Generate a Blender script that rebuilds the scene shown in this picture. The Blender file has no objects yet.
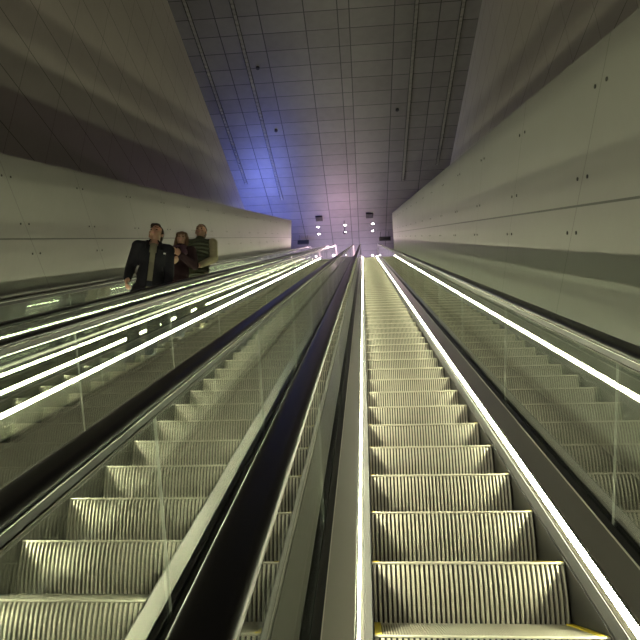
import bpy, bmesh, math, random
from mathutils import Vector, Matrix
random.seed(7)
S = bpy.context.scene
COL = S.collection
A30 = math.radians(30); CO, SI = math.cos(A30), math.sin(A30)

# ---------------------------------------------------------------- camera
F_PX = 585.0; PITCH = math.radians(22.0123); YAW = math.radians(4.8077); EYE_Q = 1.38
cd = bpy.data.cameras.new('camera'); cam = bpy.data.objects.new('camera', cd); COL.objects.link(cam)
cd.sensor_width = 36; cd.sensor_height = 36; cd.sensor_fit = 'HORIZONTAL'
cd.lens = 36 * F_PX / 640; cd.clip_start = .05; cd.clip_end = 300
cam.location = (0, -SI * EYE_Q, CO * EYE_Q)
cam.rotation_euler = (math.pi / 2 + PITCH, 0, YAW)
S.camera = cam

# ---------------------------------------------------------------- world, exposure, large lights
wd = bpy.data.worlds.new('world'); S.world = wd; wd.use_nodes = True
wd.node_tree.nodes['Background'].inputs[0].default_value = (.9, 1, .8, 1)
wd.node_tree.nodes['Background'].inputs[1].default_value = 0.012
S.view_settings.view_transform = 'Standard'; S.view_settings.look = 'None'
S.view_settings.gamma = 1; S.view_settings.use_curve_mapping = False
S.view_settings.exposure = 0.0
LED_STRENGTH = 88.0
LED_COLOR = (1.0, .985, .655)
S.cycles.use_denoising = True
S.cycles.max_bounces = 10; S.cycles.transparent_max_bounces = 24
S.cycles.glossy_bounces = 5; S.cycles.diffuse_bounces = 3
S.cycles.caustics_reflective = False; S.cycles.caustics_refractive = False
S.cycles.sample_clamp_indirect = 4

def light(name, kind, loc, energy, color, target=None, size=.5, spot=60, blend=1):
    ld = bpy.data.lights.new(name, kind); o = bpy.data.objects.new(name, ld); COL.objects.link(o)
    ld.energy = energy; ld.color = color; o.location = loc
    if kind == 'AREA': ld.size = size
    else: ld.shadow_soft_size = size
    if kind == 'SPOT': ld.spot_size = math.radians(spot); ld.spot_blend = blend
    if target:
        o.rotation_euler = (Vector(target) - Vector(loc)).to_track_quat('-Z', 'Y').to_euler()
    return o
# coloured uplights of the upper hall, washing the ceiling
light('blue_uplight', 'AREA', (-6.9, 34.2, 18.9), 760, (.20, .27, 1), (-6.7, 34.0, 23.5), 1.6)
light('pink_uplight', 'AREA', (-1.7, 36.2, 20.2), 230, (1, .58, .74), (-1.8, 33.5, 23.5), 2.6)
light('violet_uplight', 'AREA', (-1.5, 43.5, 20.3), 620, (.92, .72, .98), (-1.5, 41, 23.5), 6)
light('landing_glow', 'SPOT', (-1.3, 37.5, 22.6), 1100, (1, .66, .78), (-1.3, 25.0, 15.5), .12, 66)  # added spot without a fitting, aimed down to tint the far wall ends pink
# added warm fill behind the viewer, an unseen source for the hall's ambient light
light('rear_warm_fill', 'AREA', (-1.3, -9.5, 4.5), 380, (1, .90, .74), (-1.3, 12, 15), 5)

# ---------------------------------------------------------------- node helpers
def mat(name, color=(.5, .5, .5), rough=.5, metal=0, emit=None, strength=0, spec=.5):
    m = bpy.data.materials.new(name); m.use_nodes = True
    b = m.node_tree.nodes['Principled BSDF']
    b.inputs['Base Color'].default_value = (*color, 1); b.inputs['Roughness'].default_value = rough
    b.inputs['Metallic'].default_value = metal; b.inputs['Specular IOR Level'].default_value = spec
    if emit:
        b.inputs['Emission Color'].default_value = (*emit, 1); b.inputs['Emission Strength'].default_value = strength
    return m
class NT:
    def __init__(s, m): s.t = m.node_tree; s.b = s.t.nodes['Principled BSDF']
    def n(s, kind, **kw):
        x = s.t.nodes.new(kind)
        for k, v in kw.items(): setattr(x, k, v)
        return x
    def l(s, a, b): s.t.links.new(a, b)
    def put(s, sock, v):
        if isinstance(v, (int, float)): sock.default_value = v
        elif isinstance(v, tuple): sock.default_value = v
        else: s.l(v, sock)
    def math(s, op, a, b=0.0, c=0.0):
        x = s.n('ShaderNodeMath', operation=op)
        for i, v in enumerate((a, b, c)): s.put(x.inputs[i], v)
        return x.outputs[0]
    def mix(s, f, a, b):
        x = s.n('ShaderNodeMix', data_type='RGBA'); s.put(x.inputs[0], f); s.put(x.inputs[6], a); s.put(x.inputs[7], b)
        return x.outputs[2]
    def noise(s, vec, scale, detail=3, rough=.5):
        x = s.n('ShaderNodeTexNoise'); s.l(vec, x.inputs['Vector'])
        x.inputs['Scale'].default_value = scale; x.inputs['Detail'].default_value = detail; x.inputs['Roughness'].default_value = rough
        return x.outputs[0]
    def xyz(s):
        t = s.n('ShaderNodeTexCoord'); x = s.n('ShaderNodeSeparateXYZ'); s.l(t.outputs['Object'], x.inputs[0])
        return t.outputs['Object'], x.outputs[0], x.outputs[1], x.outputs[2]
    def line(s, v, period, offset, half):
        """1 inside a thin joint line repeated every period"""
        u = s.math('FRACT', s.math('DIVIDE', s.math('SUBTRACT', v, offset), period))
        d = s.math('MINIMUM', u, s.math('SUBTRACT', 1.0, u))
        return s.math('LESS_THAN', s.math('MULTIPLY', d, period), half)
    def scaled(s, vec, sc):
        m = s.n('ShaderNodeMapping'); s.l(vec, m.inputs[0]); m.inputs['Scale'].default_value = sc
        return m.outputs[0]

def brushed(name, color, rough, metal, bump=.05):
    m = mat(name, color, rough, metal); n = NT(m); v, x, y, z = n.xyz()
    mp = n.n('ShaderNodeMapping'); n.l(v, mp.inputs[0]); mp.inputs['Rotation'].default_value = (-A30, 0, 0)
    sc = n.scaled(mp.outputs[0], (400, 1.2, 400))
    g = n.noise(sc, 1, 2); big = n.noise(v, 3.0, 4)
    n.l(n.math('ADD', n.math('MULTIPLY', n.math('SUBTRACT', big, .5), .02), rough), n.b.inputs['Roughness'])
    bp = n.n('ShaderNodeBump'); bp.inputs['Strength'].default_value = bump; bp.inputs['Distance'].default_value = .0004
    n.l(g, bp.inputs['Height']); n.l(bp.outputs[0], n.b.inputs['Normal'])
    return m

M = {}
M['deck'] = brushed('brushed_steel_deck', (.36, .35, .31), .33, .95, 0)
M['skirt'] = brushed('dark_coated_skirt', (.014, .0135, .012), .45, .1)
M['trim'] = brushed('steel_trim', (.62, .61, .55), .28, .95)
M['black'] = mat('black_rubber', (.005, .005, .005), .34, 0, spec=.35)
M['gasket'] = mat('black_gasket', (.008, .008, .008), .45)
M['cover'] = mat('dark_cover_plate', (.003, .003, .003), .28, spec=.3)
M['led'] = mat('led_diffuser', (.8, .8, .7), .4, 0, LED_COLOR, LED_STRENGTH)
M['track'] = mat('grey_track_ribs', (.20, .19, .18), .5)
M['beige'] = brushed('satin_skirt_trim', (.11, .105, .085), .42, .6, 0)
M['yellow'] = mat('yellow_safety_paint', (.62, .50, .02), .5)
M['dark'] = mat('matt_black', (.01, .01, .01), .7)
M['lamp'] = mat('lamp_lens', (.9, .9, .9), .4, 0, (1, .86, .92), 60)

def step_material():
    m = mat('cast_aluminium_step', (.50, .49, .42), .40, .35); n = NT(m); v, x, y, z = n.xyz()
    a = n.noise(n.scaled(v, (1, 6, 6)), 3.0, 5); b = n.noise(v, 60, 2)
    f = n.math('ADD', n.math('MULTIPLY', a, .7), n.math('MULTIPLY', b, .3))
    n.l(n.mix(f, (.32, .31, .245, 1), (.53, .515, .42, 1)), n.b.inputs['Base Color'])
    return m
M['step'] = step_material()
M['groove'] = mat('dark_groove', (.022, .021, .018), .6)  # groove floors coloured darker than the ribs

def glass_material():
    IOR = 2.35   # raised above plain glass to strengthen the mirrored steps
    m = bpy.data.materials.new('clear_glass'); m.use_nodes = True; t = m.node_tree; t.nodes.clear()
    out = t.nodes.new('ShaderNodeOutputMaterial'); mx = t.nodes.new('ShaderNodeMixShader')
    tr = t.nodes.new('ShaderNodeBsdfTransparent'); tr.inputs[0].default_value = (.86, .885, .86, 1)
    gl = t.nodes.new('ShaderNodeBsdfGlossy'); gl.inputs['Roughness'].default_value = .0; gl.inputs[0].default_value = (.98, 1, .98, 1)
    fr = t.nodes.new('ShaderNodeFresnel'); fr.inputs[0].default_value = IOR
    ge = t.nodes.new('ShaderNodeNewGeometry'); io = t.nodes.new('ShaderNodeMath'); io.operation = 'MULTIPLY_ADD'
    io.inputs[1].default_value = 1 / IOR - IOR; io.inputs[2].default_value = IOR   # same reflectance on both faces
    t.links.new(ge.outputs['Backfacing'], io.inputs[0]); t.links.new(io.outputs[0], fr.inputs[0])
    t.links.new(fr.outputs[0], mx.inputs[0]); t.links.new(tr.outputs[0], mx.inputs[1]); t.links.new(gl.outputs[0], mx.inputs[2])
    t.links.new(mx.outputs[0], out.inputs[0])
    return m
M['glass'] = glass_material()
def edge_material():
    m = bpy.data.materials.new('polished_glass_edge'); m.use_nodes = True; t = m.node_tree
    b = t.nodes['Principled BSDF']; b.inputs['Base Color'].default_value = (.5, .55, .5, 1); b.inputs['Roughness'].default_value = .15
    tr = t.nodes.new('ShaderNodeBsdfTransparent'); mx = t.nodes.new('ShaderNodeMixShader'); mx.inputs[0].default_value = .45
    tl = t.nodes.new('ShaderNodeBsdfTranslucent'); tl.inputs[0].default_value = (.9, .95, .85, 1)
    ad = t.nodes.new('ShaderNodeMixShader'); ad.inputs[0].default_value = .6
    t.links.new(b.outputs[0], ad.inputs[1]); t.links.new(tl.outputs[0], ad.inputs[2])
    t.links.new(tr.outputs[0], mx.inputs[1]); t.links.new(ad.outputs[0], mx.inputs[2]); t.links.new(mx.outputs[0], t.nodes['Material Output'].inputs[0])
    return m
M['glass_edge'] = edge_material()

# wall of large pale panels: joints are given in slope coordinates (s along the escalator, q square to it)
def panel_wall_material(name, s0):
    m = mat(name, (.4, .4, .36), .55); n = NT(m); v, x, y, z = n.xyz()
    s = n.math('ADD', n.math('MULTIPLY', y, CO), n.math('MULTIPLY', z, SI))
    q = n.math('SUBTRACT', n.math('MULTIPLY', z, CO), n.math('MULTIPLY', y, SI))
    j = n.math('LESS_THAN', n.math('ABSOLUTE', n.math('SUBTRACT', q, 1.515)), .007)
    u = n.math('ADD', s, n.math('MULTIPLY', n.math('SUBTRACT', q, 1.515), .51))
    k = n.line(u, 1.62, s0, .005)
    jj = n.math('MAXIMUM', j, n.math('MULTIPLY', k, .55))
    big = n.noise(n.scaled(v, (.5, .5, .9)), .9, 5, .6); fine = n.noise(n.scaled(v, (6, 6, 1.2)), 5, 5, .7)
    f = n.math('ADD', n.math('MULTIPLY', big, .55), n.math('MULTIPLY', fine, .45))
    c = n.mix(f, (.145, .140, .128, 1), (.255, .248, .228, 1))
    n.l(n.mix(jj, c, (.05, .05, .045, 1)), n.b.inputs['Base Color'])
    n.l(n.math('ADD', .42, n.math('MULTIPLY', fine, .25)), n.b.inputs['Roughness'])
    bp = n.n('ShaderNodeBump'); bp.inputs['Strength'].default_value = .5; bp.inputs['Distance'].default_value = .01
    n.l(n.math('SUBTRACT', n.math('MULTIPLY', fine, .15), jj), bp.inputs['Height']); n.l(bp.outputs[0], n.b.inputs['Normal'])
    return m
def upper_wall_material():
    m = mat('upper_wall_panels', (.3, .3, .3), .6); n = NT(m); v, x, y, z = n.xyz()
    a = n.line(z, 1.25, .35, .012); b = n.line(y, 1.55, .3, .010)
    jj = n.math('MAXIMUM', a, n.math('MULTIPLY', b, .6))
    big = n.noise(v, .35, 5, .6); fine = n.noise(n.scaled(v, (5, 5, 1.5)), 3, 5, .7)
    f = n.math('ADD', n.math('MULTIPLY', big, .6), n.math('MULTIPLY', fine, .4))
    c = n.mix(f, (.24, .22, .195, 1), (.38, .35, .315, 1))
    n.l(n.mix(jj, c, (.07, .07, .065, 1)), n.b.inputs['Base Color'])
    return m
def ceiling_material():
    m = mat('metal_ceiling_panels', (.3, .29, .29), .50, .3); n = NT(m); v, x, y, z = n.xyz()
    a = n.line(y, 1.0, .05, .018); b = n.line(x, 2.0, -.30, .022)
    c2 = n.math('LESS_THAN', n.math('ABSOLUTE', n.math('ADD', x, .82)), .022)
    jj = n.math('MAXIMUM', n.math('MAXIMUM', a, b), c2)
    # every panel differs a little in tone
    cx = n.math('FLOOR', n.math('DIVIDE', n.math('ADD', x, .30), 2.0)); cy = n.math('FLOOR', n.math('SUBTRACT', y, .05))
    cb = n.n('ShaderNodeCombineXYZ'); n.l(cx, cb.inputs[0]); n.l(cy, cb.inputs[1])
    wn = n.n('ShaderNodeTexWhiteNoise'); n.l(cb.outputs[0], wn.inputs[0])
    fine = n.noise(v, 2.5, 5, .65)
    f = n.math('ADD', n.math('MULTIPLY', wn.outputs[0], .35), n.math('MULTIPLY', fine, .65))
    c = n.mix(f, (.105, .098, .096, 1), (.19, .18, .178, 1))
    n.l(n.mix(jj, c, (.015, .015, .015, 1)), n.b.inputs['Base Color'])
    n.l(n.math('SUBTRACT', .3, n.math('MULTIPLY', jj, .3)), n.b.inputs['Metallic'])
    bp = n.n('ShaderNodeBump'); bp.inputs['Strength'].default_value = .4; bp.inputs['Distance'].default_value = .02
    n.l(n.math('SUBTRACT', 1.0, jj), bp.inputs['Height']); n.l(bp.outputs[0], n.b.inputs['Normal'])
    return m
M['wall_r'] = panel_wall_material('wall_panels_right', 3.83)
M['wall_l'] = panel_wall_material('wall_panels_left', 8.0)
M['upper'] = upper_wall_material()
M['ceiling'] = ceiling_material()
M['concrete'] = mat('dark_concrete', (.05, .05, .045), .8)
M['floor'] = mat('terrazzo_floor', (.25, .24, .23), .4)
M['back'] = mat('plaster_back_wall', (.35, .33, .34), .6)

# ---------------------------------------------------------------- mesh helpers
def mesh_obj(name, verts, faces, material, parent=None, smooth=False, mats=None, mi=None):
    me = bpy.data.meshes.new(name); me.from_pydata([tuple(v) for v in verts], [], faces)
    for mm in (mats or [material]): me.materials.append(mm)
    if mi:
        for p, i in zip(me.polygons, mi): p.material_index = i
    bm = bmesh.new(); bm.from_mesh(me); bmesh.ops.recalc_face_normals(bm, faces=bm.faces); bm.to_mesh(me); bm.free()
    if smooth: me.polygons.foreach_set('use_smooth', [True] * len(me.polygons))
    o = bpy.data.objects.new(name, me); COL.objects.link(o)
    if parent: o.parent = parent
    return o
def tag(o, label=None, cat=None, group=None, kind=None):
    for k, v in (('label', label), ('category', cat), ('group', group), ('kind', kind)):
        if v: o[k] = v
    return o
def empty(name, loc=(0, 0, 0)):
    o = bpy.data.objects.new(name, None); o.location = loc; COL.objects.link(o); o.empty_display_size = .2; return o
def box_v(x0, x1, y0, y1, z0, z1):
    v = [(x, y, z) for x in (x0, x1) for y in (y0, y1) for z in (z0, z1)]
    f = [(0, 1, 3, 2), (4, 6, 7, 5), (0, 4, 5, 1), (2, 3, 7, 6), (0, 2, 6, 4), (1, 5, 7, 3)]
    return v, f
def box(name, b, material, parent=None): return mesh_obj(name, *box_v(*b), material, parent)
def join(parts):
    V, Fc = [], []
    for v, f in parts:
        n = len(V); V += list(v); Fc += [tuple(i + n for i in q) for q in f]
    return V, Fc

# escalator line: straight 30 degree run, an arc, then level
S_BOT, S_ARC, R_ARC, S_END = -3.0, 39.4, 2.2, 42.4
def path(s, q):
    """(y, z) at distance s along the nose line and q square to it"""
    if s <= S_ARC: return s * CO - q * SI, s * SI + q * CO
    y0, z0 = S_ARC * CO, S_ARC * SI
    cy, cz = y0 + SI * R_ARC, z0 - CO * R_ARC
    arc = R_ARC * A30; d = s - S_ARC
    if d < arc:
        a = A30 - d / R_ARC
        return cy - math.sin(a) * (R_ARC + q), cz + math.cos(a) * (R_ARC + q)
    return cy + (d - arc), cz + R_ARC + q
def nodes(s0, s1, step=None):
    L = [s0]
    if step:
        k = int((min(s1, S_ARC) - s0) / step)
        L += [s0 + step * i for i in range(1, k + 1)]
    if s1 > S_ARC:
        if s0 < S_ARC: L.append(S_ARC)
        L += [S_ARC + R_ARC * A30 * i / 6 for i in range(1, 7) if s0 < S_ARC + R_ARC * A30 * i / 6 < s1]
    L.append(s1)
    out = [L[0]]
    for a in L[1:]:
        if a - out[-1] > 1e-4: out.append(a)
    return out
def sweep(name, prof, s0, s1, material, parent=None, closed=True, step=None, caps=True, smooth=False):
    """profile of (x, q) points swept along the escalator line"""
    ns = nodes(s0, s1, step); n = len(prof); V, Fc = [], []
    for s in ns:
        for x, q in prof: V.append((x, *path(s, q)))
    m = n if closed else n - 1
    for i in range(len(ns) - 1):
        for j in range(m):
            k = (j + 1) % n; Fc.append((i * n + j, i * n + k, (i + 1) * n + k, (i + 1) * n + j))
    if closed and caps:
        Fc.append(tuple(range(n))); Fc.append(tuple((len(ns) - 1) * n + j for j in range(n)))
    return mesh_obj(name, V, Fc, material, parent, smooth)

# ---------------------------------------------------------------- the setting
Y_ARC_END = path(S_END, 0)[0]; Z_TOP = path(S_END, 0)[1]
X_CL, X_CR, Z_C = -8.05, 5.40, 23.5
BT = .4
def struct(o): o['kind'] = 'structure'; return o
struct(box('ceiling', (X_CL - .5, X_CR + .5, -12, 62, Z_C, Z_C + .4), M['ceiling']))
struct(box('wall_right_upper', (X_CR + .06, X_CR + .46, -12, 62, -9, Z_C + .2), M['upper']))
struct(box('wall_left_upper', (X_CL - .46, X_CL - .06, -12, 62, -9, Z_C + .2), M['upper']))
struct(box('wall_back', (X_CL, X_CR, 61.5, 62, Z_TOP - .5, Z_C), M['back']))
struct(box('floor_upper', (X_CL, X_CR, 38.4, 61.5, Z_TOP - .4, Z_TOP - .02), M['floor']))
def lower_wall(name, xin, xout, s1, material):
    V = []
    for s in (-4.0, s1):
        yb = path(s, 0)[0]
        for x in (xin, xout):
            for q in (-1.2, 2.40): V.append((x, *path(s, q)))
    # end face upright instead of square to the slope
    y1, z1 = path(s1, 2.4)
    V[4] = (xin, y1, (y1 * SI / CO) - 1.4); V[6] = (xout, y1, (y1 * SI / CO) - 1.4)
    return struct(mesh_obj(name, V, [(0, 1, 3, 2), (4, 6, 7, 5), (0, 4, 5, 1), (2, 3, 7, 6), (0, 2, 6, 4), (1, 5, 7, 3)], material))
wr = lower_wall('wall_right', 1.34, X_CR, 27.0, M['wall_r'])
wl = lower_wall('wall_left', -3.72, X_CL, 31.0, M['wall_l'])
sweep('floor', [(-3.71, -.75), (1.33, -.75), (1.33, -.60), (-3.71, -.60)], -3.5, 39.0, M['concrete'])['kind'] = 'structure'

# fixing points of the wall panels: round dark sockets in pairs at the joints
def disc_mesh(name, r, d, material, n=14, axis='x'):
    V, Fc = [], []
    for a in (0, d):
        for i in range(n):
            t = 2 * math.pi * i / n; V.append((a, r * math.cos(t), r * math.sin(t)))
    Fc.append(tuple(range(n))); Fc.append(tuple(range(n, 2 * n)))
    Fc += [(i, (i + 1) % n, n + (i + 1) % n, n + i) for i in range(n)]
    if axis == 'z': V = [(b, c, -a) for a, b, c in V]
    me = bpy.data.meshes.new(name); me.from_pydata(V, [], Fc); me.materials.append(material); return me
sock = disc_mesh('panel_socket', .012, .006, M['dark'])
for wall, x, s0, n in ((wr, 1.336, 3.83, 16), (wl, -3.722, 8.0, 15)):
    for k in range(-2, n - 2):
        for q in (1.35, 1.68, 2.17):
            for dx in (-.08, .08):
                s = s0 + 1.62 * k + dx - (q - 1.515) * .51
                if -3 < s < 26:
                    o = bpy.data.objects.new('panel_socket', sock); COL.objects.link(o); o.parent = wall
                    o.location = (x, *path(s, q))

# ceiling details
def ribbed(x0, x1, y0, y1, n, z_hi, z_lo):
    """one connected corrugated strip"""
    V, Fc = [], []; L = (y1 - y0) / n
    for i in range(n):
        for a, z in ((0, z_hi), (.4, z_hi), (.45, z_lo), (.95, z_lo)): V += [(x0, y0 + (i + a) * L, z), (x1, y0 + (i + a) * L, z)]
    for i in range(len(V) // 2 - 1): Fc.append((2 * i, 2 * i + 1, 2 * i + 3, 2 * i + 2))
    return V, Fc
def grille(x, s0, s1, n):
    """long ribbed slot in the ceiling"""
    pr = [(-.10, -.001), (-.10, -.05), (-.075, -.05), (-.075, -.012), (.075, -.012), (.075, -.05), (.10, -.05), (.10, -.001)]
    V = [(x + a, y, Z_C + b) for y in (s0, s1) for a, b in pr]
    Fc = [(j, (j + 1) % 8, 8 + (j + 1) % 8, 8 + j) for j in range(8)] + [(0, 1, 2, 3, 4, 5, 6, 7), (8, 9, 10, 11, 12, 13, 14, 15)]
    o = mesh_obj('ceiling_track', V, Fc, M['gasket']); tag(o, cat='ceiling track')
    mesh_obj('ribbed_insert', *ribbed(x - .07, x + .07, s0, s1, n, Z_C - .018, Z_C - .045), M['track'], o)
    return o
for x, y1, lab in ((-7.40, 30.5, 'ribbed ceiling track beside the left ceiling edge'), (-5.36, 32.5, 'ribbed ceiling track on the left, one panel in from the edge'),
                   (2.65, 31.0, 'thin ribbed ceiling track on the right, one panel in from the edge'), (4.67, 29.5, 'thin ribbed ceiling track beside the right ceiling edge')):
    tag(grille(x, 8, y1, 90), lab)

# ---------------------------------------------------------------- escalators
PITCH_S = .4645; RISE, RUN = PITCH_S * SI, PITCH_S * CO
HW = .40                    # half width of a step
def step_mesh():
    """one step: curved ribbed riser below the nose and a finely grooved tread behind it; origin at the nose"""
    V, Fc, mi = [], [], []
    def quad(a, b, c, d, m=0):
        n = len(V); V.extend((a, b, c, d)); Fc.append((n, n + 1, n + 2, n + 3)); mi.append(m)
    nr = 40; w = 2 * HW / nr; G = 1
    prof = [(-.000, -.010), (-.004, -.022), (-.006, -.05), (-.004, -.09), (.002, -.14), (.012, -.19), (.026, -.245)]   # (y, z)
    dep = .013
    # riser ribs (raised, towards the rider below) with grooves between
    for i in range(nr):
        x0 = -HW + i * w
        xs = [x0 + w * .20, x0 + w * .28, x0 + w * .72, x0 + w * .80]
        for (ya, za), (yb, zb) in zip(prof[:-1], prof[1:]):
            quad((x0, ya + dep, za), (xs[0], ya + dep, za), (xs[0], yb + dep, zb), (x0, yb + dep, zb), G)
            quad((xs[0], ya + dep, za), (xs[1], ya, za), (xs[1], yb, zb), (xs[0], yb + dep, zb))
            quad((xs[1], ya, za), (xs[2], ya, za), (xs[2], yb, zb), (xs[1], yb, zb))
            quad((xs[2], ya, za), (xs[3], ya + dep, za), (xs[3], yb + dep, zb), (xs[2], yb, zb))
            quad((xs[3], ya + dep, za), (x0 + w, ya + dep, za), (x0 + w, yb + dep, zb), (xs[3], yb + dep, zb), G)
        ya, za = prof[0]
        quad((xs[0], ya + dep, za), (xs[3], ya + dep, za), (xs[2], ya, za), (xs[1], ya, za))
    # nose lip
    quad((-HW, 0, 0), (HW, 0, 0), (HW, 0, -.006), (-HW, 0, -.006))
    quad((-HW, 0, -.006), (HW, 0, -.006), (HW, dep, -.010), (-HW, dep, -.010))
    # tread: fine lengthwise grooves
    nt = 80; w2 = 2 * HW / nt; y0, y1 = .012, RUN - .003; g = .009
    quad((-HW, 0, 0), (HW, 0, 0), (HW, y0, 0), (-HW, y0, 0))
    for i in range(nt):
        x0 = -HW + i * w2; a, b = x0 + w2 * .25, x0 + w2 * .75
        m = 0
        quad((a, y0, 0), (b, y0, 0), (b, y1, 0), (a, y1, 0), m)
        quad((x0, y0, -g), (a, y0, -g), (a, y1, -g), (x0, y1, -g), 1)
        quad((b, y0, -g), (x0 + w2, y0, -g), (x0 + w2, y1, -g), (b, y1, -g), 1)
        quad((a, y0, -g), (a, y0, 0), (a, y1, 0), (a, y1, -g)); quad((b, y0, 0), (b, y0, -g), (b, y1, -g), (b, y1, 0))
    # sides and underside
    for sx in (-HW, HW):
        quad((sx, 0, 0), (sx, y1, 0), (sx, y1, -.03), (sx, .03, -.245))
    quad((-HW, y1, 0), (HW, y1, 0), (HW, y1, -.03), (-HW, y1, -.03))
    quad((-HW, y1, -.03), (HW, y1, -.03), (HW, .03, -.245), (-HW, .03, -.245))
    me = bpy.data.meshes.new('step'); me.from_pydata(V, [], Fc); me.materials.append(M['step']); me.materials.append(M['groove']); me.polygons.foreach_set('material_index', mi)
    return me
STEP = step_mesh()
def edge_mesh():
    v, f = box_v(-.013, .013, .004, RUN - .004, -.004, .0025)
    me = bpy.data.meshes.new('safety_line'); me.from_pydata(v, [], f); me.materials.append(M['yellow']); return me
EDGE = edge_mesh()

def panel_mesh(x, s0, s1, q0, q1, th=.009):
    ns = nodes(s0, s1); V, Fc = [], []
    for s in ns:
        for xx, q in ((x - th / 2, q0), (x + th / 2, q0), (x + th / 2, q1), (x - th / 2, q1)): V.append((xx, *path(s, q)))
    mi = []
    for i in range(len(ns) - 1):
        for j in range(4):
            k = (j + 1) % 4; Fc.append((i * 4 + j, i * 4 + k, i * 4 + 4 + k, i * 4 + 4 + j)); mi.append(1 if j in (0, 2) else 0)
    Fc.append((0, 1, 2, 3)); mi.append(1); e = (len(ns) - 1) * 4; Fc.append((e, e + 1, e + 2, e + 3)); mi.append(1)
    return V, Fc, mi

def rail_sweep(name, prof, pts, material, parent, smooth=True):
    """profile (x, n) swept along (s, q) points, wrapped round the newel end"""
    P = [Vector((0, *path(s, q))) for s, q in pts]; V, Fc = [], []; n = len(prof)
    for i, p in enumerate(P):
        t = (P[min(i + 1, len(P) - 1)] - P[max(i - 1, 0)]).normalized(); nn = Vector((0, -t.z, t.y))
        for x, h in prof: V.append((x, p.y + nn.y * h, p.z + nn.z * h))
    for i in range(len(P) - 1):
        for j in range(n): k = (j + 1) % n; Fc.append((i * n + j, i * n + k, (i + 1) * n + k, (i + 1) * n + j))
    Fc.append(tuple(range(n))); Fc.append(tuple((len(P) - 1) * n + j for j in range(n)))
    return mesh_obj(name, V, Fc, material, parent, smooth)

HR_Q = .93
def escalator(xc, phase, glass_off, label, n_edge):
    root = empty('escalator', (xc, 0, 0)); tag(root, label, 'escalator', 'escalators side by side')
    # steps
    k = 0; s = phase
    while s > S_BOT + .3: s -= PITCH_S
    i = 0
    while s < S_ARC + .6 and i < 100:
        y, z = path(s, 0)
        o = bpy.data.objects.new('step', STEP); COL.objects.link(o); o.parent = root; o.location = (0, s * CO, s * SI)
        if n_edge[0] < s < n_edge[1]:
            for sx in (-1, 1):
                e = bpy.data.objects.new('safety_line', EDGE); COL.objects.link(e); e.parent = o; e.location = (sx * (HW - .015), 0, 0)
                e['label'] = 'yellow painted line on the tread'
        s += PITCH_S; i += 1
    box('landing_plate', (-HW, HW, path(S_ARC + .95, 0)[0], path(S_END, 0)[0] + 2.2, Z_TOP - .03, Z_TOP - .002), M['skirt'], root)
    gx = .603
    for sd in (-1, 1):
        P = lambda L: [(sd * a, b) for a, b in L]
        sweep('skirt_panel', P([(.4045, -.42), (.4045, .018), (.430, .045), (.433, .045), (.433, -.42)]), S_BOT, S_END, M['skirt'], root)
        sweep('skirt_brush', P([(.399, .006), (.4045, .004), (.4045, .013), (.399, .012)]), S_BOT, S_END, M['gasket'], root)
        sweep('skirt_trim', P([(.4345, .048), (.4450, .060), (.4460, .057), (.4460, .03), (.4345, .03)]), S_BOT, S_END, M['beige'], root)
        sweep('light_strip', P([(.4465, .0615), (.4530, .094), (.4585, .094), (.4525, .060)]), S_BOT, S_END - .3, M['led'], root, step=.6)
        sweep('trim_rail', P([(.4535, .0955), (.4535, .0975), (.4600, .1000), (.4620, .097), (.4600, .080)]), S_BOT, S_END, M['beige'], root)
        sweep('inner_deck', P([(.4630, .103), (.562, .150), (.562, .03), (.4625, .03)]), S_BOT, S_END, M['deck'], root)
        sweep('deck_edge_trim', P([(.5622, .150), (.5622, .1555), (.5652, .1570), (.5652, .14)]), S_BOT, S_END, M['trim'], root)
        sweep('glass_gasket', P([(.5655, .153), (gx - .007, .160), (gx - .007, .06), (.5655, .06)]), S_BOT, S_END, M['gasket'], root)
        sweep('outer_gasket', P([(gx + .007, .160), (gx + .022, .150), (gx + .022, .06), (gx + .007, .06)]), S_BOT, S_END, M['gasket'], root)
        # glass in panels
        L = 1.87; s0 = S_BOT; j = glass_off
        while j - L > S_BOT: j -= L
        cuts = [S_BOT] + [j + L * t for t in range(40) if S_BOT + .3 < j + L * t < S_END - .5] + [S_END]
        for a, b in zip(cuts[:-1], cuts[1:]):
            V, Fc, mi = panel_mesh(sd * gx, a + .002, b - .002, .10, HR_Q - .062)
            mesh_obj('glass_panel', V, Fc, None, root, mats=[M['glass'], M['glass_edge']], mi=mi)
        # newel: rail path goes over the end and back down
        r = (HR_Q - .20) / 2; pts = [(t, HR_Q - .02) for t in nodes(S_BOT, S_END, 3.0)]
        for t in range(1, 13):
            a = math.pi * t / 12; pts.append((S_END + math.sin(a) * r, HR_Q - .02 - r + math.cos(a) * r))
        hr = rail_sweep('handrail', [(sd * gx + a, b) for a, b in ((-.034, -.015), (-.041, -.010), (-.0425, -.001), (-.040, .009), (-.033, .0145), (-.02, .0165), (0, .0172), (.02, .0165), (.033, .0145), (.040, .009), (.0425, -.001), (.041, -.010), (.034, -.015))], pts, M['black'], root)
        for nm, mt, pr in (('handrail_guide', M['gasket'], ((-.026, -.0165), (.026, -.0165), (.013, -.030), (.013, -.058), (-.013, -.058), (-.013, -.030))),
                           ('upper_guide_trim', M['trim'], ((-.035, -.0175), (.035, -.0175), (.035, -.0200), (-.035, -.0200))),
                           ('lower_guide_trim', M['beige'], ((-.017, -.0585), (.017, -.0585), (.017, -.0625), (-.017, -.0625)))):
            rail_sweep(nm, [(sd * gx + a, b) for a, b in pr], pts[:-2], mt, root, False)
    return root
C_A, C_B, C_C = .395, -1.285, -2.97
escalator(C_A, 2.347, 4.24, 'rightmost escalator of the bank, right under the viewer beside the right wall', (1.2, 4.5))
escalator(C_B, 2.535, 1.764, 'middle escalator of the bank, seen through glass left of the black divider', (-9, -9))
escalator(C_C, 2.40, 3.10, 'leftmost escalator with three people riding, along the left wall', (-9, -9))

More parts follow.
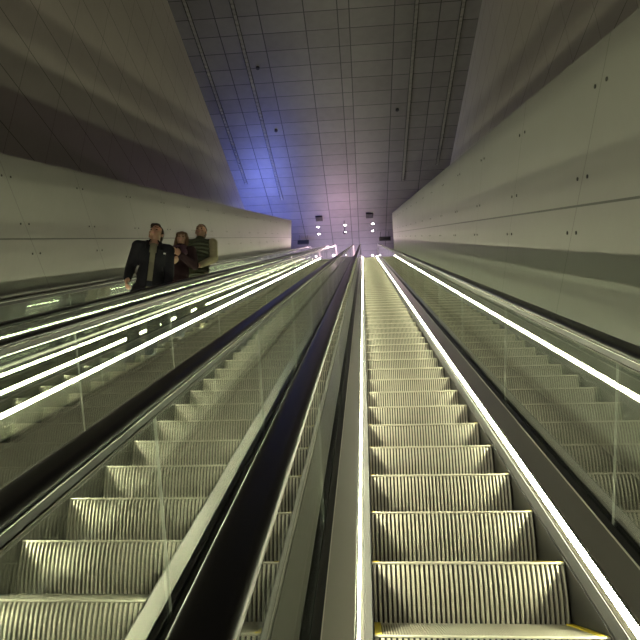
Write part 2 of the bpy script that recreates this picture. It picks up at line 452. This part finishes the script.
def cover(x0, x1, label):
    o = sweep('cover_plate', [(x0, .120), (x1, .120), (x1, .05), (x0, .05)], S_BOT, S_END, M['cover'])
    tag(o, label, 'cover plate')
GX = .603 + .023
cover(C_B + GX, C_A - GX, 'dark cover plate between the middle and the rightmost escalator')
cover(C_C + GX, C_B - GX, 'dark cover plate between the leftmost and the middle escalator')
cover(C_A + GX, 1.337, 'narrow dark cover plate between the right wall and the escalator')
cover(-3.717, C_C - GX, 'narrow dark cover plate between the left wall and the escalator')

# ---------------------------------------------------------------- lamps and boxes on the ceiling
def downlight(x, y, label):
    r = empty('ceiling_downlight', (x, y, Z_C)); tag(r, label, 'ceiling light', 'ceiling downlights over the upper landing')
    n = 20; V, Fc = [], []
    for rr, z in ((.10, -.001), (.115, -.014), (.088, -.018), (.085, -.003)):
        for i in range(n): t = 2 * math.pi * i / n; V.append((rr * math.cos(t), rr * math.sin(t), z))
    for j in range(3):
        for i in range(n): k = (i + 1) % n; Fc.append((j * n + i, j * n + k, (j + 1) * n + k, (j + 1) * n + i))
    mesh_obj('bezel', V, Fc, M['trim'], r, True)
    o = bpy.data.objects.new('lens', disc_mesh('lens', .083, .012, M['lamp'], 20, 'z')); COL.objects.link(o); o.parent = r
    sp = light('downlight_beam', 'SPOT', (0, 0, -.06), 75, (1, .72, .82), None, .08, 150); sp.parent = r
DL = [(-3.25, 36.2, 'nearer of the two downlights left of centre'), (-3.26, 37.2, 'farther of the two downlights left of centre'),
      (-1.27, 36.1, 'nearer of the two centre downlights, by the hanging rod'), (-1.32, 37.1, 'farther of the two centre downlights, by the hanging rod'),
      (.72, 36.1, 'nearer of the two downlights right of centre'), (.72, 37.1, 'farther of the two downlights right of centre'),
      (.71, 40.9, 'low downlight just above the top of the rightmost escalator'), (-1.39, 40.6, 'low downlight just above the centre of the landing')]
for x, y, l in DL: downlight(x, y, 'round white ' + l)
def speaker(x, y, label):
    r = empty('ceiling_speaker', (x, y, Z_C)); tag(r, label, 'ceiling speaker', 'dark boxes under the ceiling')
    box('housing', (-.24, .24, -.28, .28, -.10, -.001), M['dark'], r)
    mesh_obj('grille', *ribbed(-.21, .21, -.25, .25, 8, -.101, -.108), M['skirt'], r)
speaker(-3.07, 35.0, 'small dark rectangular box on the ceiling left of centre'); speaker(.50, 34.9, 'small dark rectangular box on the ceiling right of centre')
def sign(x, y, label):
    r = empty('hanging_display', (x, y, Z_C)); tag(r, label, 'display', 'dark displays hanging beside the wall ends')
    box('casing', (-.42, .42, -.06, .06, -.75, -.45), M['dark'], r)
    for s in (-.3, .3): box('hanger', (s - .012, s + .012, -.012, .012, -.45, 0), M['skirt'], r)
sign(-4.45, 37.3, 'black hanging display just past the end of the left wall'); sign(1.60, 37.3, 'black hanging display just past the end of the right wall')
r = empty('ceiling_rod', (-1.30, 35.6, Z_C)); tag(r, 'thin dark rod hanging from the ceiling at the centre', 'hanging rod')
box('rod', (-.02, .02, -.02, .02, -.9, 0), M['dark'], r); box('rod_foot', (-.09, .09, -.05, .05, -1.02, -.9), M['dark'], r)
for x, y, l in ((-4.9, 21.0, 'dark camera dome on the left part of the ceiling, nearer one'), (-4.7, 25.6, 'dark camera dome on the left part of the ceiling, farther one'), (2.05, 24.5, 'small dark camera dome on the right part of the ceiling')):
    r = empty('camera_dome', (x, y, Z_C)); tag(r, l, 'camera', 'dome cameras on the ceiling')
    me = disc_mesh('dome', .09, .08, M['dark'], 16, 'z'); o = bpy.data.objects.new('dome', me); COL.objects.link(o); o.parent = r


# ---------------------------------------------------------------- people
def capsule(p0, p1, r0, r1, n=16, squash=None):
    """tapered round limb; squash=(dir, factor) flattens it"""
    p0, p1 = Vector(p0), Vector(p1); d = (p1 - p0).normalized()
    a = d.orthogonal().normalized(); b = d.cross(a); V, Fc = [], []
    rings = [(p0, r0, t) for t in (-80, -50, -25, 0)] + [(p1, r1, t) for t in (0, 25, 50, 80)]
    for p, r, t in rings:
        t = math.radians(t)
        for i in range(n):
            u = 2 * math.pi * i / n; V.append(p + d * math.sin(t) * r + (a * math.cos(u) + b * math.sin(u)) * math.cos(t) * r)
    for j in range(len(rings) - 1):
        for i in range(n): k = (i + 1) % n; Fc.append((j * n + i, j * n + k, (j + 1) * n + k, (j + 1) * n + i))
    Fc.append(tuple(reversed(range(n)))); Fc.append(tuple((len(rings) - 1) * n + i for i in range(n)))
    if squash:
        ax, f = Vector(squash[0]).normalized(), squash[1]; m = (p0 + p1) / 2
        V = [v - ax * ((v - m).dot(ax) - (v - m).dot(d) * ax.dot(d)) * (1 - f) for v in V]
    return V, Fc
def ellip(c, r, rot=None, n=20, m=12):
    V, Fc = [], []; c = Vector(c); R = rot or Matrix.Identity(3)
    for j in range(m + 1):
        t = math.pi * (j + .02) / (m + .04)
        for i in range(n):
            u = 2 * math.pi * i / n
            V.append(c + R @ Vector((r[0] * math.sin(t) * math.cos(u), r[1] * math.sin(t) * math.sin(u), r[2] * math.cos(t))))
    for j in range(m):
        for i in range(n): k = (i + 1) % n; Fc.append((j * n + i, j * n + k, (j + 1) * n + k, (j + 1) * n + i))
    Fc.append(tuple(reversed(range(n)))); Fc.append(tuple(m * n + i for i in range(n)))
    return V, Fc
def blob(name, parts, material, parent, voxel, smooth_it=4, cut=None, thick=0):
    """melt overlapping shapes into one continuous surface"""
    o = mesh_obj(name + '_source', *join(parts), material)
    md = o.modifiers.new('r', 'REMESH'); md.mode = 'VOXEL'; md.voxel_size = voxel; md.use_smooth_shade = True
    if smooth_it:
        sm = o.modifiers.new('s', 'SMOOTH'); sm.iterations = smooth_it; sm.factor = .5
    dg = bpy.context.evaluated_depsgraph_get(); me = bpy.data.meshes.new_from_object(o.evaluated_get(dg)); me.name = name
    old = o.data; bpy.data.objects.remove(o); bpy.data.meshes.remove(old)
    me.materials.clear(); me.materials.append(material)
    bm = bmesh.new(); bm.from_mesh(me)
    if cut:
        bmesh.ops.delete(bm, geom=[f for f in bm.faces if cut(f.calc_center_median())], context='FACES')
        bmesh.ops.delete(bm, geom=[v for v in bm.verts if not v.link_faces], context='VERTS')
    bm.to_mesh(me); bm.free()
    me.polygons.foreach_set('use_smooth', [True] * len(me.polygons))
    r = bpy.data.objects.new(name, me); COL.objects.link(r); r.parent = parent
    if thick:
        sd = r.modifiers.new('thickness', 'SOLIDIFY'); sd.thickness = thick; sd.offset = -1
    return r
def fabric(name, color, rough=.85, scale=40):
    m = mat(name, color, rough, 0, spec=.25); n = NT(m); v, x, y, z = n.xyz()
    f = n.noise(v, 6, 5, .6)
    n.l(n.mix(f, tuple(c * .65 for c in color) + (1,), tuple(c * 1.4 for c in color) + (1,)), n.b.inputs['Base Color'])
    bp = n.n('ShaderNodeBump'); bp.inputs['Strength'].default_value = .6; bp.inputs['Distance'].default_value = .012
    n.l(n.noise(v, 14, 3), bp.inputs['Height']); n.l(bp.outputs[0], n.b.inputs['Normal'])
    return m
SKIN = mat('skin', (.33, .19, .125), .5); SKIN.node_tree.nodes['Principled BSDF'].inputs['Subsurface Weight'].default_value = .1
EYE = mat('eye_dark', (.03, .02, .02), .2)
LIP = mat('lips', (.34, .13, .11), .45)

def hand(wrist, d, side, palm_n, curl=.9):
    """palm, four unequal curled fingers and a side thumb"""
    w = Vector(wrist); d = Vector(d).normalized(); pn = Vector(palm_n); pn = (pn - d * pn.dot(d)).normalized(); sd = d.cross(pn).normalized() * side
    P = [capsule(w, w + d * .03, .026, .028), ]
    for i in range(4):
        off = (i - 1.5) * .019
        P.append(capsule(w + d * .02 + sd * off * .7, w + d * .085 + sd * off, .0145, .0125))
        L = (.036, .042, .040, .031)[i]; p = w + d * .088 + sd * off; a = curl * .35; r = .0095
        for k in range(3):
            q = p + (d * math.cos(a) + pn * math.sin(a)) * L * (1, .75, .6)[k]; P.append(capsule(p, q, r, r * .93)); p = q; a += curl * .6; r *= .92
    t0 = w + d * .025 - sd * .022; t1 = t0 + (d * .6 - sd * .75 + pn * .35).normalized() * .042; t2 = t1 + (d * .85 - sd * .1 + pn * .5).normalized() * .034
    P += [capsule(t0, t1, .014, .0115), capsule(t1, t2, .0115, .0095)]
    return P

def head_parts(M3, woman=False):
    """M3 places head coordinates (origin at the neck pivot, face towards -y)"""
    k = .94 if woman else 1
    def C(p): return M3 @ (Vector(p) * k)
    R = M3.to_3x3()
    E_ = lambda c, r: ellip(C(c), [v * k for v in r], R)
    P = [E_((0, .012, .140), (.076, .096, .098)), E_((0, -.018, .085), (.062, .072, .085)), E_((0, -.056, .040), (.032, .030, .026)),
         E_((0, -.030, .055), (.052, .056, .045))]
    P += [capsule(C((0, -.086, .122)), C((0, -.110, .083)), .010 * k, .0145 * k)]            # nose
    for s in (-1, 1):
        P += [E_((s * .011, -.098, .078), (.010, .012, .009)), capsule(C((s * .012, -.084, .136)), C((s * .045, -.070, .134)), .012 * k, .010 * k)]   # nostril, brow
        P += [E_((s * .078, .012, .105), (.010, .018, .031)), E_((s * .042, -.062, .090), (.022, .020, .020))]        # ear, cheek
    P += [capsule(C((-.020, -.084, .052)), C((.020, -.084, .052)), .0085, .0085)]
    return P, C, R, k

def person(loc, H, rotz, label, arms, jacket, open_front, shirt, legs_m, hair_m, hair_kind, woman=False, vest=None, tilt=10, turn=0, wide=1.0, skin=SKIN):
    f = H / 1.80
    root = empty('person', loc); root.rotation_euler = (0, 0, math.radians(rotz)); root.scale = (f, f, f); tag(root, label, 'person', 'people riding the leftmost escalator')
    sh = (.172 if woman else .195) * wide
    M3 = Matrix.Translation((0, .005, 1.525)) @ Matrix.Rotation(math.radians(turn), 4, 'Z') @ Matrix.Rotation(math.radians(-tilt), 4, 'X')
    hp, C, R3, k = head_parts(M3, woman)
    B = list(hp) + [capsule((0, .02, 1.44), C((0, .015, .06)), .060 if not woman else .050, .056 if not woman else .047)]
    # trunk and legs of the body
    B += [ellip((0, .01, 1.30), (.155, .10, .19)), ellip((0, .0, 1.08), (.135, .09, .17)), ellip((0, .01, .95), (.155, .10, .12)),
          capsule((-sh + .02, .01, 1.44), (sh - .02, .01, 1.44), .055, .055)]
    feet = ((-.10, .0), (.10, -.02))
    for (x, y), s in zip(feet, (-1, 1)):
        B += [capsule((s * .085, .01, .93), (s * .098, -.01, .50), .082, .056), capsule((s * .098, -.01, .50), (x, .03, .09), .056, .038), capsule((x, .03, .06), (x + s * .02, -.12, .035), .036, .028)]
    A_j = []; A_v = []
    for s, (el, wr, pn, curl) in zip((-1, 1), arms):
        S0 = Vector((s * sh, .01, 1.435)); el, wr = Vector(el), Vector(wr); d = (wr - el).normalized()
        B += [capsule(S0, el, .048, .038), capsule(el, wr, .038, .026)] + hand(wr, d, s, pn, curl)
        A_j += [capsule(S0, el, .074, .060), capsule(el, wr - d * .012, .060, .046), ellip(S0 + Vector((0, 0, .0)), (.078, .080, .072))]
    blob('body', B, skin, root, .0075, 3)
    # clothes
    T = lambda g: [ellip((0, .012, 1.31), (.180 * wide + g, .122 + g, .20 + g)), ellip((0, .005, 1.08), (.165 * wide + g, .118 + g, .22)), ellip((0, .01, .93), (.175 * wide + g, .125 + g, .18)),
                   capsule((-sh + .03, .012, 1.435), (sh - .03, .012, 1.435), .066 + g, .066 + g), capsule((0, .03, 1.44), (0, .025, 1.51), .075 + g, .068 + g)]
    neck = lambda c: c.z > 1.515 - .35 * max(0, -c.y) or (c.z < .74)
    blob('shirt', T(-.012), shirt, root, .011, 4, neck)
    w = open_front
    def cutj(c):
        if c.z > 1.53 or c.z < .72: return True
        return bool(w) and c.y < -.03 and abs(c.x) < w + .10 * max(0, c.z - 1.25)
    if vest:
        blob('jumper_sleeves', A_j, jacket, root, .012, 3)
        ring = [ellip((0, .008, z), (.193 * wide - .1 * max(0, z - 1.36), .138 - .1 * max(0, z - 1.36), .036)) for z in [.88 + .062 * i for i in range(10)]]
        blob('quilted_vest', T(.004) + ring, vest, root, .011, 1, cutj, .012)
    else:
        blob('jacket', T(.008) + [capsule((-.06, .01, .84), (.06, .01, .84), .135, .135)] + A_j, jacket, root, .012, 3, cutj, .010)
        # collar
        col = [capsule((s * .075, -.045, 1.485), (s * .062, .055, 1.525), .020, .020) for s in (-1, 1)] + [capsule((-.062, .055, 1.525), (.062, .055, 1.525), .020, .020)]
        col += [capsule((s * .075, -.045, 1.485), (s * (.05 + w), -.118, 1.36), .018, .010) for s in (-1, 1)]
        blob('collar', col, jacket, root, .009, 2)
    L = [ellip((0, .01, .93), (.165 * wide, .118, .11))]
    for (x, y), s in zip(feet, (-1, 1)):
        L += [capsule((s * .088, .01, .90), (s * .100, -.01, .50), .096, .074), capsule((s * .100, -.01, .50), (x, .03, .10), .074, .058)]
    blob('trousers', L, legs_m, root, .012, 3)
    for (x, y), s in zip(feet, (-1, 1)):
        blob('shoe', [capsule((x, .055, .052), (x + s * .02, -.13, .040), .046, .036), ellip((x + s * .01, -.04, .022), (.046, .135, .018))], SHOE, root, .008, 1)
    for s in (-1, 1):
        e = mesh_obj('eye', *ellip(C((s * .031, -.0815, .112)), [v * k for v in (.013, .006, .0055)], R3, 12, 8), EYE, root, True)
        b = mesh_obj('eyebrow', *capsule(C((s * .014, -.098, .141)), C((s * .047, -.082, .142)), .0045, .0035, 8), hair_m, root, True)
    mesh_obj('lips', *ellip(C((0, -.0925, .052)), [v * k for v in (.023, .006, .008)], R3, 14, 8), LIP, root, True)
    # hair
    Hh = [ellip(C((0, .022, .150)), [v * k for v in (.083, .098, .100)], R3), ellip(C((0, .060, .11)), [v * k for v in (.072, .062, .09)], R3)]
    if hair_kind == 'long':
        for s in (-1, 1): Hh += [capsule(C((s * .072, .005, .16)), C((s * .085, .00, .00)), .032, .026), ellip(C((s * .045, -.035, .180)), (.045, .050, .045), R3)]
        Hh += [capsule(C((0, .06, .14)), C((0, .075, -.02)), .075, .055), ellip(C((0, -.025, .195)), (.066, .060, .048), R3)]
    elif hair_kind == 'short':
        Hh += [ellip(C((0, -.045, .205)), (.058, .045, .028), R3), ellip(C((-.03, -.03, .215)), (.045, .055, .026), R3)]
        for s in (-1, 1): Hh.append(ellip(C((s * .074, .02, .125)), (.013, .034, .045), R3))
    inv = M3.inverted()
    def cuth(c):
        p = inv @ c / k
        lim = .185 if hair_kind == 'short' else .19
        if hair_kind == 'cropped': return p.z < .165 and p.y < .03 or p.z < .06
        if hair_kind == 'long': return p.y < -.035 and p.z < .168 and abs(p.x) < .050
        return (p.y < -.02 and p.z < lim) or (p.z < .035)
    blob('hair', Hh, hair_m, root, .009, 3, cuth, .006)
    return root, C
SHOE = fabric('dark_shoe_leather', (.02, .018, .016), .5)
HAIR_D = fabric('dark_brown_hair', (.022, .014, .009), .6); HAIR_B = fabric('light_brown_hair', (.11, .07, .04), .6); HAIR_G = fabric('greying_hair', (.10, .075, .06), .7)
BLACK_J = fabric('black_jacket_cloth', (.009, .009, .012)); GREY_S = fabric('grey_olive_shirt', (.17, .165, .11)); DENIM = fabric('dark_denim', (.018, .022, .028))
MAROON = fabric('maroon_jacket_cloth', (.020, .009, .011)); PURPLE = fabric('purple_knit', (.075, .04, .055)); OLIVE = fabric('olive_quilting', (.040, .045, .028), .55)
KHAKI = fabric('khaki_cotton', (.27, .245, .15)); SAND = fabric('sand_trousers', (.20, .175, .12)); BROWNS = fabric('brown_skin_base', (.3, .2, .15))

def tread(xc_phase, y):
    """height of the leftmost escalator's tread at depth y"""
    k = math.floor((y / CO - xc_phase) / PITCH_S + 1e-6); return (xc_phase + k * PITCH_S) * SI, (xc_phase + k * PITCH_S) * CO
def stand(x, k, dy):
    s = 2.40 + k * PITCH_S; return (x, s * CO + dy, s * SI + .003)
p1, C1 = person(stand(-2.70, 9, .06), 2.0, 22, 'person in an open black jacket over a grey shirt, nearest of the three riders', 
    (((-.225, .04, 1.16), (-.235, -.06, .97), (1, 0, 0), .8), ((.205, .06, 1.15), (.20, .04, .88), (-1, 0, 0), .8)),
    BLACK_J, .030, GREY_S, DENIM, HAIR_D, 'short', tilt=14, turn=-20, wide=.86)
p2, C2 = person(stand(-2.78, 12, .06), 1.91, 6, 'person with brown hair in a maroon jacket, hands raised, between the other two',
    (((-.22, -.02, 1.16), (-.06, -.20, 1.13), (0, .3, 1), 1.1), ((.23, -.02, 1.18), (.06, -.20, 1.26), (-.6, .4, .3), 1.1)),
    MAROON, 0, MAROON, DENIM, HAIR_B, 'long', woman=True, tilt=14, turn=2, wide=.92)
p3, C3 = person(stand(-2.75, 14, .06), 2.06, 4, 'person in an olive quilted vest with khaki sleeves, farthest of the three riders',
    (((-.25, .0, 1.18), (-.07, -.17, 1.00), (0, 0, 1), .9), ((.235, .0, 1.17), (.08, -.17, .98), (0, 0, 1), .9)),
    KHAKI, .0, KHAKI, SAND, HAIR_G, 'cropped', vest=OLIVE, tilt=6, turn=-4, wide=.96)
WHITE = mat('white_card', (.75, .75, .72), .5)
box('badge', (-.075, -.015, -.155, -.150, 1.30, 1.36), WHITE, p2)['label'] = 'white name badge'
blob('scarf', [capsule((-.07, -.06, 1.46), (.07, -.06, 1.46), .032, .032), capsule((.07, -.06, 1.46), (.06, .06, 1.49), .032, .03), capsule((-.07, -.06, 1.46), (-.06, .06, 1.49), .032, .03), capsule((.05, -.09, 1.45), (.10, -.14, 1.33), .035, .045)], PURPLE, p2, .01, 2)
box('logo_patch', (.118, .142, -.118, -.112, 1.315, 1.330), WHITE, p1)['label'] = 'small white emblem on the jacket chest'
